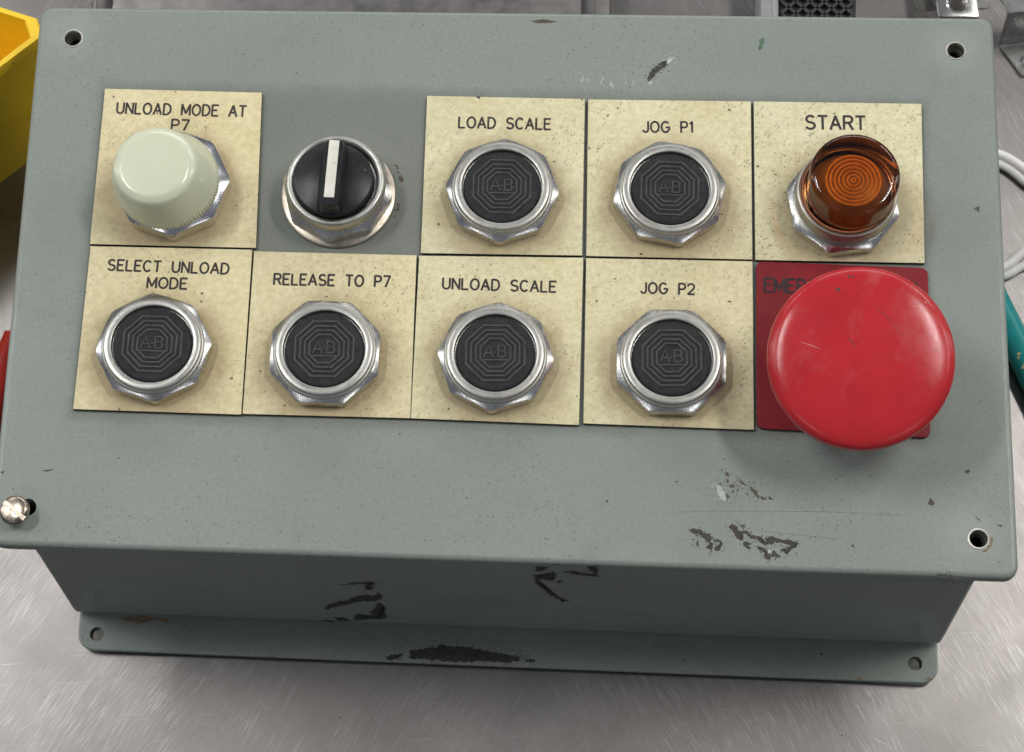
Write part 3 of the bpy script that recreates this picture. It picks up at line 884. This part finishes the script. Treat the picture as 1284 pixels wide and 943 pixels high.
# ================================================================== paint chips and stains
up = Vector((0, 0, 1))
def cover_at(u, v): return at(u, v, 0)
def zm(ox, oy, s, pts): return [(ox + x / s, oy + y / s) for x, y in pts]
Z7 = lambda pts: zm(860, 580, 6.7375, pts)
for mat, pts in (
    ('rustchip', [(355, 540), (390, 512), (440, 545), (430, 570), (470, 580), (510, 570), (550, 610), (640, 630), (660, 660), (700, 690), (660, 700), (600, 650), (545, 640), (480, 590), (480, 660), (430, 640), (400, 590)]),
    ('rustchip', [(660, 640), (720, 620), (800, 650), (880, 655), (950, 680), (930, 715), (890, 735), (850, 775), (790, 735), (850, 720), (880, 700), (800, 680), (750, 675), (720, 700), (690, 680)]),
    ('rustchip', [(590, 705), (640, 715), (680, 735), (690, 765), (720, 770), (740, 740), (800, 800), (760, 800), (720, 795), (705, 830), (660, 800), (655, 760), (610, 735)]),
    ('rustchip', [(480, 670), (520, 668), (545, 690), (520, 705), (550, 722), (525, 732), (485, 700)]),
    ('rustchip', [(455, 525), (480, 525), (500, 548), (470, 545)]),
    ('rustchip', [(20, 570), (60, 556), (130, 570), (150, 600), (190, 600), (220, 640), (200, 665), (230, 690), (215, 745), (160, 715), (200, 690), (165, 655), (130, 620), (90, 600), (110, 715), (80, 690), (100, 650), (75, 600), (40, 590)]),
    ('rustchip', [(225, 660), (270, 645), (310, 680), (285, 745), (250, 750), (235, 720), (270, 700), (285, 675), (250, 672)]),
    ('palechip', [(690, 745), (715, 742), (712, 765), (695, 762)]),
    ('palechip', [(250, 190), (290, 200), (305, 240), (330, 250), (350, 290), (320, 330), (290, 300), (265, 260)]),
    ('dirt', [(415, 125), (460, 150), (520, 195), (480, 190)]),
    ('dirt', [(535, 195), (560, 215), (605, 245), (600, 270), (620, 300), (600, 300), (575, 265), (545, 230)]),
    ('dirt', [(360, 190), (400, 185), (410, 215), (370, 215)]), ('dirt', [(340, 130), (360, 150), (350, 180), (335, 165)]),
    ('dirt', [(320, 85), (350, 85), (365, 120), (330, 110)]), ('dirt', [(425, 225), (445, 222), (435, 250), (420, 248)]),
    ('dirt', [(385, 232), (405, 232), (400, 260), (388, 258)]), ('dirt', [(330, 260), (360, 275), (355, 305), (335, 300)]),
    ('dirt', [(690, 288), (735, 305), (730, 318), (700, 312)]), ('dirt', [(495, 245), (528, 272), (515, 278)]),
    ('dirt', [(620, 295), (650, 280), (640, 300), (625, 305)]), ('dirt', [(275, 175), (298, 185), (285, 198)]),
    ('dirt', [(285, 55), (312, 70), (300, 76)])):
    blot(cover, 'paint_chip', Z7(pts), M[mat], cover_at, up, 0.16)
Z5 = lambda pts: zm(700, 0, 2.1986, pts)
blot(cover, 'paint_chip', Z5([(243, 218), (258, 190), (285, 170), (299, 166), (297, 182), (272, 200), (250, 226)]), M['rustchip'], cover_at, up, 0.2)
blot(cover, 'paint_chip', Z5([(299, 165), (322, 156), (310, 168), (300, 178)]), M['palechip'], cover_at, up, 0.2)
blot(cover, 'paint_chip', Z5([(245, 228), (262, 222), (254, 234)]), M['palechip'], cover_at, up, 0.2)
blot(cover, 'paint_mark', Z5([(552, 108), (568, 102), (566, 122), (556, 140), (548, 136), (555, 120)]), M['greenmark'], cover_at, up, 0.3)
for x, y, r in ((66, 216, 9), (80, 218, 6), (122, 216, 8), (145, 228, 9), (150, 236, 6), (182, 212, 6), (185, 228, 5), (205, 228, 6), (57, 200, 4), (118, 226, 5)):
    blot(cover, 'paint_scrape', Z5([(x - r * .5, y + r), (x, y - r), (x + r * .3, y - r * .2), (x + r * .2, y + r * .9)]), M['palechip'], cover_at, up, 0.25)
# dark scuffs along the rear edge and beside the selector and screw
for pts in ([(664, 26), (680, 24), (700, 27), (690, 29), (672, 29)], [(1066, 684), (1070, 683), (1070, 688)],
            [(1208, 591), (1216, 589), (1213, 594)], [(1166, 624), (1171, 629), (1170, 634), (1163, 633)],
            [(0, 592), (6, 590), (3, 595)], [(52, 590), (67, 588), (60, 592)], [(1220, 262), (1228, 258), (1227, 266)],
            [(1248, 657), (1258, 659), (1254, 661)], [(1222, 647), (1230, 653), (1226, 653)], [(953, 622), (962, 626), (955, 627)]):
    blot(cover, 'scuff', pts, M['dirt'], cover_at, up, 0.15)
Z3 = lambda pts: zm(340, 150, 5.544, pts)
for pts in ([(850, 305), (880, 320), (890, 345), (875, 350), (862, 325)], [(885, 395), (905, 385), (920, 415), (905, 445), (880, 410)],
            [(875, 355), (888, 360), (884, 385)], [(870, 580), (890, 585), (890, 632), (855, 635), (878, 615)], [(850, 670), (868, 660), (855, 685)]):
    blot(cover, 'grime_spot', Z3(pts), M['dirt'], cover_at, up, 0.2)
blot(cover, 'rust_ring', zm(1150, 630, 8.575, [(790, 370), (815, 390), (805, 450), (780, 490), (740, 530), (700, 540), (690, 528), (735, 505), (765, 470), (785, 430)]), M['rust'], cover_at, up, 0.1)

# knocks and scratches on the red head, laid on its curved face
from mathutils.bvhtree import BVHTree
bpy.context.view_layer.update()
hb = bmesh.new(); hb.from_mesh(head.data); hb.transform(head.matrix_world)
tree = BVHTree.FromBMesh(hb); hb.free()
def head_at(u, v):
    p_, n_, _, _ = tree.ray_cast(W(CC), ray(u, v).normalized())
    if p_ is None:                               # past the rim: the nearest point of the head
        p_, n_, _, _ = tree.find_nearest(W(on_plane(u, v, (ex, ey, 34), Vector((0, 0, 1)))))
    p_ = p_ + n_ * 0.00003
    return Vector((p_.x, p_.y, p_.z - ZT * S)) / S
Z4 = lambda pts: zm(930, 320, 3.627, pts)
for mat, pts in (('chip', [(428, 150), (438, 148), (449, 160), (442, 166), (430, 160)]), ('chip', [(478, 93), (490, 90), (492, 100), (482, 100)]),
                 ('chip', [(496, 96), (508, 94), (503, 106)]), ('darkred', [(482, 377), (490, 377), (506, 396), (524, 418), (510, 410), (494, 394)]),
                 ('palered', [(845, 400), (880, 420), (912, 446), (876, 424)]),
                 ('palered', [(815, 428), (870, 434), (908, 443), (868, 437)]), ('palered', [(782, 232), (836, 212), (840, 216), (800, 232)]),
                 ('palered', [(262, 394), (320, 410), (370, 432), (318, 414)]), ('darkred', [(590, 225), (640, 262), (690, 300), (636, 264)]),
                 ('darkred', [(640, 268), (700, 330), (735, 372), (694, 326)])):
    blot(es, 'scuff', Z4(pts), M[mat], head_at, Vector((0, -0.1, 1)), 0.05)
# a nick in one plate's edge, a dash of dirt on another, one long hair scratch
blot(PL['load'], 'nick', [(596, 121.2), (602, 121.2), (601, 124), (598.5, 123)], M['ink'], lambda u, v: at(u, v, ZP), up, 0.05)
blot(PL['jog2'], 'grime_spot', [(910.5, 377.5), (914, 376.8), (917.5, 378.5), (914, 379.3)], M['dirt'], lambda u, v: at(u, v, ZP), up, 0.06)
for pts in ([(850, 642), (900, 641), (960, 641), (1020, 641.5), (1080, 643.5), (1135, 647)], [(950, 666), (985, 669), (1020, 673), (1048, 676)], [(930, 660), (925, 655), (918, 652)]):
    P_ = [cover_at(u, v) for u, v in pts]
    V, F = ribbon([(p.x - P_[0].x, p.y - P_[0].y) for p in P_], 0.16, 0.03)
    link('hair_scratch', mesh_from('hair_scratch', V, F, M['scratch'], 0), cover, W((P_[0].x, P_[0].y, 0.01)))

# front of the body
fn = Vector((bl.y - br.y, -(bl.x - br.x), 0)).normalized()
if fn.y > 0: fn = -fn
def front_at(u, v): return on_plane(u, v, bl, fn)
Z8 = lambda pts: zm(390, 690, 3.379, pts)
for pts in ([(55, 245), (75, 232), (110, 215), (150, 213), (190, 195), (235, 186), (262, 195), (285, 180), (298, 192), (295, 210), (262, 214), (210, 217), (150, 228), (100, 242), (60, 250)],
            [(225, 140), (262, 136), (258, 168), (230, 168)], [(125, 147), (175, 136), (262, 134), (270, 146), (228, 142), (180, 143)],
            [(254, 258), (270, 240), (288, 222), (312, 238), (316, 288), (280, 292), (250, 290)],
            [(178, 280), (200, 270), (250, 274), (256, 290), (225, 295), (190, 297)], [(98, 284), (140, 284), (166, 298), (120, 299)], [(55, 296), (95, 298), (92, 304), (58, 302)],
            [(940, 112), (960, 112), (990, 160), (1030, 180), (1060, 205), (1100, 210), (1072, 220), (1040, 205), (1000, 180), (955, 145)],
            [(955, 70), (975, 60), (1055, 60), (1040, 66), (1010, 68), (985, 85), (955, 90)],
            [(945, 105), (985, 100), (1030, 90), (1035, 110), (1020, 132), (995, 124), (960, 120)], [(1035, 132), (1060, 124), (1066, 134), (1045, 139)],
            [(1060, 90), (1120, 88), (1160, 98), (1200, 98), (1170, 78), (1175, 68), (1212, 68), (1212, 112), (1150, 106), (1100, 98)]):
    blot(body, 'paint_chip', Z8(pts), M['chip'], front_at, fn, 0.7)
def flange_at(u, v): return at(u, v, -96.4)
for pts in ([(415, 425), (530, 410), (545, 402), (640, 408), (740, 425), (850, 445), (890, 466), (830, 478), (760, 470), (660, 474), (560, 470), (480, 462), (415, 458)],
            [(308, 458), (330, 445), (395, 436), (378, 455), (340, 466)], [(908, 462), (948, 464), (946, 476), (912, 474)], [(850, 445), (910, 458), (905, 462), (870, 454)]):
    blot(flange, 'paint_chip', Z8(pts), M['chip'], flange_at, up, 0.36)
for pts in ([(150, 774), (180, 772), (200, 776), (175, 782), (160, 780)], [(195, 775), (212, 776), (208, 782)], [(336, 824), (345, 823), (342, 826)], [(1070, 849), (1082, 849), (1078, 852)], [(1160, 850), (1168, 850), (1163, 855)]):
    blot(flange, 'rust_stain', pts, M['rust'], flange_at, up, 0.25)
# knocks on the front lip of the cover
for pts in ([(1174, 719.5), (1190, 720), (1206, 722.5), (1204, 725), (1176, 723)],):
    blot(cover, 'paint_chip', pts, M['chip'], lambda u, v: at(u, v, -0.55) + Vector((0, -0.35, 0)), Vector((0, -0.6, 1)), 0.1)

# ================================================================== things round the box, on the bench
ZB = -101.0
# yellow parts bin
def ring_wall(outer, zlo, zhi, th, shrink, mat, name):
    """open-topped tray with sloping walls; outer: plan at the rim (ccw), shrink: plan factor at the floor"""
    c = sum((Vector((p[0], p[1], 0)) for p in outer), Vector()) / len(outer)
    def off(f, inset):
        out = []
        for p in outer:
            d = Vector((p[0], p[1], 0)) - c
            out.append(c + d * f - d.normalized() * inset)
        return out
    bm = bmesh.new()
    loops = [(off(shrink, 0), zlo), (off(1, 0), zhi - 6), (off(1.0, -2.2), zhi - 5.6), (off(1.0, -2.2), zhi - 0.6), (off(1, -1.6), zhi), (off(1, th - 0.6), zhi), (off(1, th), zhi - 0.6), (off(shrink, th), zlo + th)]
    vv = [[bm.verts.new((p.x, p.y, z)) for p in L] for L, z in loops]
    n_ = len(outer)
    for i in range(len(vv) - 1):
        for k in range(n_):
            bm.faces.new((vv[i][k], vv[i][(k + 1) % n_], vv[i + 1][(k + 1) % n_], vv[i + 1][k]))
    bm.faces.new(vv[0][::-1]); bm.faces.new(vv[-1])
    bmesh.ops.recalc_face_normals(bm, faces=bm.faces)
    return bm_mesh(name, bm, mat, 30, (c.x, c.y, 0)), c

zr = -22.0
A = at(38, 24, zr); B = at(45, 46, zr); Cc = at(0, 80, zr); D = at(0, 12, zr)
dn = (Cc - B).normalized(); db = (D - A).normalized()
outer = [B + dn * 135, B, A, A + db * 150]
outer = [(p.x, p.y) for p in outer]
me, c = ring_wall(outer[::-1] if False else outer, ZB, zr, 2.4, 0.93, M['yellow'], 'bin_tray')
binr = thing('parts_bin', 'yellow plastic parts bin beside the grey control box', 'bin', W((c.x, c.y, ZB)))
o = link('bin_tray', me, binr, W((c.x, c.y, 0)))

# cast grey tray behind the box
tx0, tx1 = at(110, 2, ZB + 20).x, at(766, 10, ZB + 20).x
ty0 = at(440, 14, ZB + 20).y - 14
tray = thing('cast_metal_tray', 'shallow grey cast metal tray with a raised rim behind the control box', 'tray', W(((tx0 + tx1) / 2, ty0 + 60, ZB)))
bm = prism_bm([(tx0, ty0), (tx1, ty0 + 2), (tx1, ty0 + 130), (tx0, ty0 + 130)], ZB, ZB + 15, 4, 1.5)
link('tray_body', bm_mesh('tray_body', bm, M['cast'], 35, (0, 0, -ZT)), tray, (0, 0, 0))
def rim(x0, y0, x1, y1, z0, z1, w, rv):
    bm = bmesh.new()
    def lp(i, z):
        out = []
        for (cx_, cy_, a0) in ((x1 - rv, y1 - rv, 0), (x0 + rv, y1 - rv, 90), (x0 + rv, y0 + rv, 180), (x1 - rv, y0 + rv, 270)):
            for k in range(7):
                a = radians(a0 + 15 * k); out.append(bm.verts.new((cx_ + (rv - i) * cos(a), cy_ + (rv - i) * sin(a), z)))
        return out
    L = [lp(0, z0), lp(0, z1 - 0.8), lp(0.8, z1), lp(w - 0.8, z1), lp(w, z1 - 0.8), lp(w + 0.6, z0)]
    n_ = len(L[0])
    for i in range(len(L) - 1):
        for k in range(n_):
            bm.faces.new((L[i][k], L[i][(k + 1) % n_], L[i + 1][(k + 1) % n_], L[i + 1][k]))
    bmesh.ops.recalc_face_normals(bm, faces=bm.faces)
    return bm
bm = rim(tx0 + 3, ty0 + 3, tx1 - 6, ty0 + 127, ZB + 14.9, ZB + 20, 4.0, 7)
link('tray_rim', bm_mesh('tray_rim', bm, M['cast'], 35, (0, 0, -ZT)), tray, (0, 0, 0))

# black diamond-mesh block with its grey clip
q0 = at(977, 21, ZB + 24); q1 = at(1072, 22, ZB + 24)
gw = (q1.x - q0.x) / 2
gc = Vector(((q0.x + q1.x) / 2, q0.y - 10, ZB))
gb = thing('mesh_block', 'black plastic block with a diamond mesh face behind the control box', 'plastic part', W(gc))
bm = prism_bm([(-gw, 0), (gw, 0), (gw + 2, 50), (-gw, 50)], 0, 22, 2, 0.8)
link('block_body', bm_mesh('block_body', bm, M['pit']), gb, W(gc))
parts = []
for sgn in (1, -1):
    for k in range(-12, 13):
        pts = []
        for t_ in (0, 1):
            y = 1.5 + 47 * t_
            x = k * 5.6 + sgn * (y - 25) * 1.05
            pts.append((x, y))
        # clip to the block
        (xa, ya), (xb, yb) = pts
        lo, hi = 0.0, 1.0
        dx = xb - xa
        for lim, s_ in ((gw - 0.8, 1), (-gw + 0.8, -1)):
            fa, fb = s_ * (xa - lim), s_ * (xb - lim)
            if fa > 0 and fb > 0: lo, hi = 1, 0
            elif fa > 0: lo = max(lo, fa / (fa - fb))
            elif fb > 0: hi = min(hi, fa / (fa - fb))
        if hi - lo > 0.02:
            parts.append(ribbon([(xa + dx * lo, ya + (yb - ya) * lo), (xa + dx * hi, ya + (yb - ya) * hi)], 1.5, 2.2, taper=0.7))
V, F = merge(parts)
lat = link('mesh_lattice', mesh_from('mesh_lattice', V, F, M['mesh'], 0), gb, W((gc.x, gc.y, gc.z + 21.9)))
lat['kind'] = 'stuff'
bm = prism_bm([(-gw - 7.5, 2), (-gw - 0.2, 0), (-gw - 0.2, 40), (-gw - 7.5, 40)], 0, 24, 1.5, 1.2)
link('side_clip', bm_mesh('side_clip', bm, M['greyplastic']), gb, W(gc))

# bent steel brackets
def strip(profile, along, th):
    """sheet strip: profile = edge line (mm points), along = extrusion vector"""
    P = [Vector(p) for p in profile]; al_ = Vector(along)
    bm = bmesh.new()
    def nrm(i):
        d = (P[min(i + 1, len(P) - 1)] - P[max(0, i - 1)])
        return d.cross(al_).normalized()
    rows = []
    for i, p in enumerate(P):
        nn = nrm(i)
        if nn.z < 0 and abs(nn.z) > 0.2: nn = -nn
        rows.append([bm.verts.new(p), bm.verts.new(p + al_), bm.verts.new(p + al_ - nn * th), bm.verts.new(p - nn * th)])
    for i in range(len(rows) - 1):
        for k in range(4):
            bm.faces.new((rows[i][k], rows[i][(k + 1) % 4], rows[i + 1][(k + 1) % 4], rows[i + 1][k]))
    bm.faces.new(rows[0]); bm.faces.new(rows[-1][::-1])
    bmesh.ops.recalc_face_normals(bm, faces=bm.faces)
    bmesh.ops.bevel(bm, geom=[e for e in bm.edges], offset=0.22, segments=1, affect='EDGES')
    return bm

z1 = ZB + 26
e0 = at(1246, -14, z1); e1 = at(1264, 16, z1); e2 = at(1253, 58, ZB + 1.6); e3 = at(1281, 95, ZB + 1.7)
e2.z = ZB + 1.6
base = e2.copy(); base.z = ZB
alv = at(1320, 50, ZB) - at(1253, 58, ZB); alv = alv.normalized() * 42
b2 = thing('steel_bracket', 'bent steel bracket with a stepped profile beside the white cable', 'bracket', W(base))
bm = strip([e0 - base, e1 - base, e2 - base, e3 - base], alv, 1.5)
me = bm_mesh('bracket_strip', bm, M['galv'], 30)
link('bracket_strip', me, b2, W(base))
for (u, v, z) in ((1283, 28, ZB + 14),):
    pass
hr = lathe('bracket_eyelet', [(1.6, 0), (1.6, 0.5), (2.0, 0.8), (3.0, 0.7), (3.3, 0), (1.7, -0.3)], M['bright'], 32, 40, closed=True)
pw = at(1289, 78, ZB + 1.9)
link('bracket_eyelet', hr, b2, W(pw))
p2 = e1.lerp(e2, 0.42) + alv * 0.26
fnm = (e2 - e1).cross(alv).normalized()
if fnm.y > 0: fnm = -fnm
ey2 = link('bracket_eyelet', hr, b2, W(p2 + fnm * 0.1))
ey2.rotation_euler = fnm.to_track_quat('Z', 'Y').to_euler()

# tab bracket
z2 = ZB + 20
t0 = at(1176, 21, z2); t1 = at(1228, 22, z2)
tb = Vector((t0.x, t0.y, ZB))
b1 = thing('steel_bracket', 'bent steel bracket with a round hole in its tab behind the cover corner', 'bracket', W(tb))
bm = prism_bm([(0, 0), (t1.x - t0.x, 0.2), (t1.x - t0.x - 4, 46), (-4, 46)], 18.6, 20, 1.2, 0.3)
me = bm_mesh('tab', bm, M['galv'], 30)
hx, hy = at(1200, 4, z2).x - t0.x, at(1200, 4, z2).y - t0.y
me = cut(me, [(hx, hy, 10, 30, 3.6)])
link('tab', me, b1, W(tb))
link('hole_collar', lathe('hole_collar', [(3.5, 16.5), (3.5, 19.9), (3.9, 20.3), (4.3, 20.05), (3.9, 16.5)], M['bright'], 36, 40, closed=True), b1, W((tb.x + hx, tb.y + hy, ZB)))
bm = strip([(0.3, 0.1, 18.6), (-1.2, 3.0, 0.2)], (t1.x - t0.x - 0.6, 0.2, 0), 1.4)
link('leg', bm_mesh('leg', bm, M['galv'], 30), b1, W(tb))
f0 = at(1138, -10, ZB + 20); f1 = at(1150, 17, ZB + 10); f2 = at(1170, 16, ZB + 10)
bm = strip([f0 - tb, (f1 - tb)], (8, 1.5, 0), 1.4)
link('side_wing', bm_mesh('side_wing', bm, M['galv'], 30), b1, W(tb))
bm = strip([(t1.x - t0.x - 3, 8, 11), (t1.x - t0.x + 6, 10, 10.5)], (-2, 30, 0), 1.4)
link('side_wing', bm_mesh('side_wing', bm, M['galv'], 30), b1, W(tb))

# white cable looped out from behind the box
def cable_pts(seq): return spline([at(u, v, ZB + z) for u, v, z in seq], 10)
cb = thing('white_cable', 'loop of dirty white cable lying on the bench beside the control box', 'cable', W((200, 65, ZB)))
for seq, r in (([(1190, 186, 4), (1235, 190, 4), (1265, 199, 4), (1300, 226, 3.5), (1330, 262, 3), (1320, 296, 3), (1286, 314, 3.2), (1262, 333, 3.5), (1225, 352, 3)], 1.8),
               ([(1190, 200, 2), (1235, 203, 2), (1262, 210, 2), (1300, 240, 2), (1350, 270, 2), (1330, 320, 2), (1284, 333, 2), (1258, 346, 2), (1215, 352, 2)], 1.75),
               ([(1190, 193, 2.2), (1235, 197, 2.2), (1264, 204, 2.2), (1298, 226, 2.2), (1320, 256, 2.2)], 1.7)):
    V, F = tube('cable_strand', [p - Vector((200, 65, ZB)) for p in cable_pts(seq)], r, None, 12)
    link('cable_strand', mesh_from('cable_strand', V, F, M['cable'], 60), cb, W((200, 65, ZB)))

# teal marker
mr = 5.4
axd = (at(1284, 480, ZB + mr) - at(1259, 429, ZB + mr)).normalized()
mc0 = at(1284.5, 452, ZB + mr)
mk = thing('marker_pen', 'teal marker pen with gold print lying beside the control box', 'marker pen', W((mc0.x, mc0.y, ZB)))
pts = [(-52, 3.2), (-50, 3.8), (-44, 4.2), (-40, 5.0), (-39, mr), (20, mr), (20.6, mr + 0.3), (60, mr + 0.3), (61.5, mr - 0.6), (61.7, 0.2)]
V, F = tube('barrel', [axd * t_ + Vector((0, 0, mr)) for t_, _ in pts], [r for _, r in pts], None, 32)
link('barrel', mesh_from('barrel', V, F, M['teal'], 40), mk, W((mc0.x, mc0.y, ZB)))
side = Vector((-axd.y, axd.x, 0))
if side.x > 0: side = -side
parts = []
for j, (t_, phi, w_) in enumerate(((-2.0, 62, 1.2), (-0.8, 54, 0.9), (2.6, 66, 1.5), (3.4, 55, 1.7), (4.8, 64, 1.5), (5.6, 55, 1.4), (9.0, 60, 1.3), (10.0, 52, 1.2))):
    a = radians(phi)
    q = axd * t_ + Vector((0, 0, mr)) + (side * cos(a) + up * sin(a)) * (mr + 0.03)
    tg = (-side * sin(a) + up * cos(a)); nn = (side * cos(a) + up * sin(a))
    vs_ = [q + axd * dx + tg * dy + nn * dz for dz in (-0.02, 0.03) for dx, dy in ((-0.45, -w_ / 2), (0.45, -w_ / 2), (0.45, w_ / 2), (-0.45, w_ / 2))]
    parts.append((vs_, [(0, 3, 2, 1), (4, 5, 6, 7), (0, 1, 5, 4), (1, 2, 6, 5), (2, 3, 7, 6), (3, 0, 4, 7)]))
V, F = merge(parts)
link('gold_print', mesh_from('gold_print', V, F, M['gold'], 0), mk, W((mc0.x, mc0.y, ZB)))

# red grip at the other side
rg = [at(-26, 600, ZB + 4), at(-14, 540, ZB + 5), at(-4, 490, ZB + 5), at(4, 455, ZB + 4.5), at(16, 420, ZB + 3.5)]
b0 = Vector((rg[2].x, rg[2].y, ZB))
rt = thing('red_handle', 'red plastic tool handle on the bench beside the yellow bin', 'tool handle', W(b0))
V, F = tube('grip', [p - b0 for p in spline(rg, 6)], [3.6 + 0.8 * sin(k / 24 * pi) for k in range(25)], None, 20)
link('grip', mesh_from('grip', V, F, M['redplastic'], 60), rt, W(b0))
a, b = rg[-1] - b0, (rg[-1] - b0) * 2 - (rg[-2] - b0)
V, F = tube('shank', [a, a.lerp(b, 0.5), b], 1.7, None, 12)
link('shank', mesh_from('shank', V, F, M['galv'], 60), rt, W(b0))
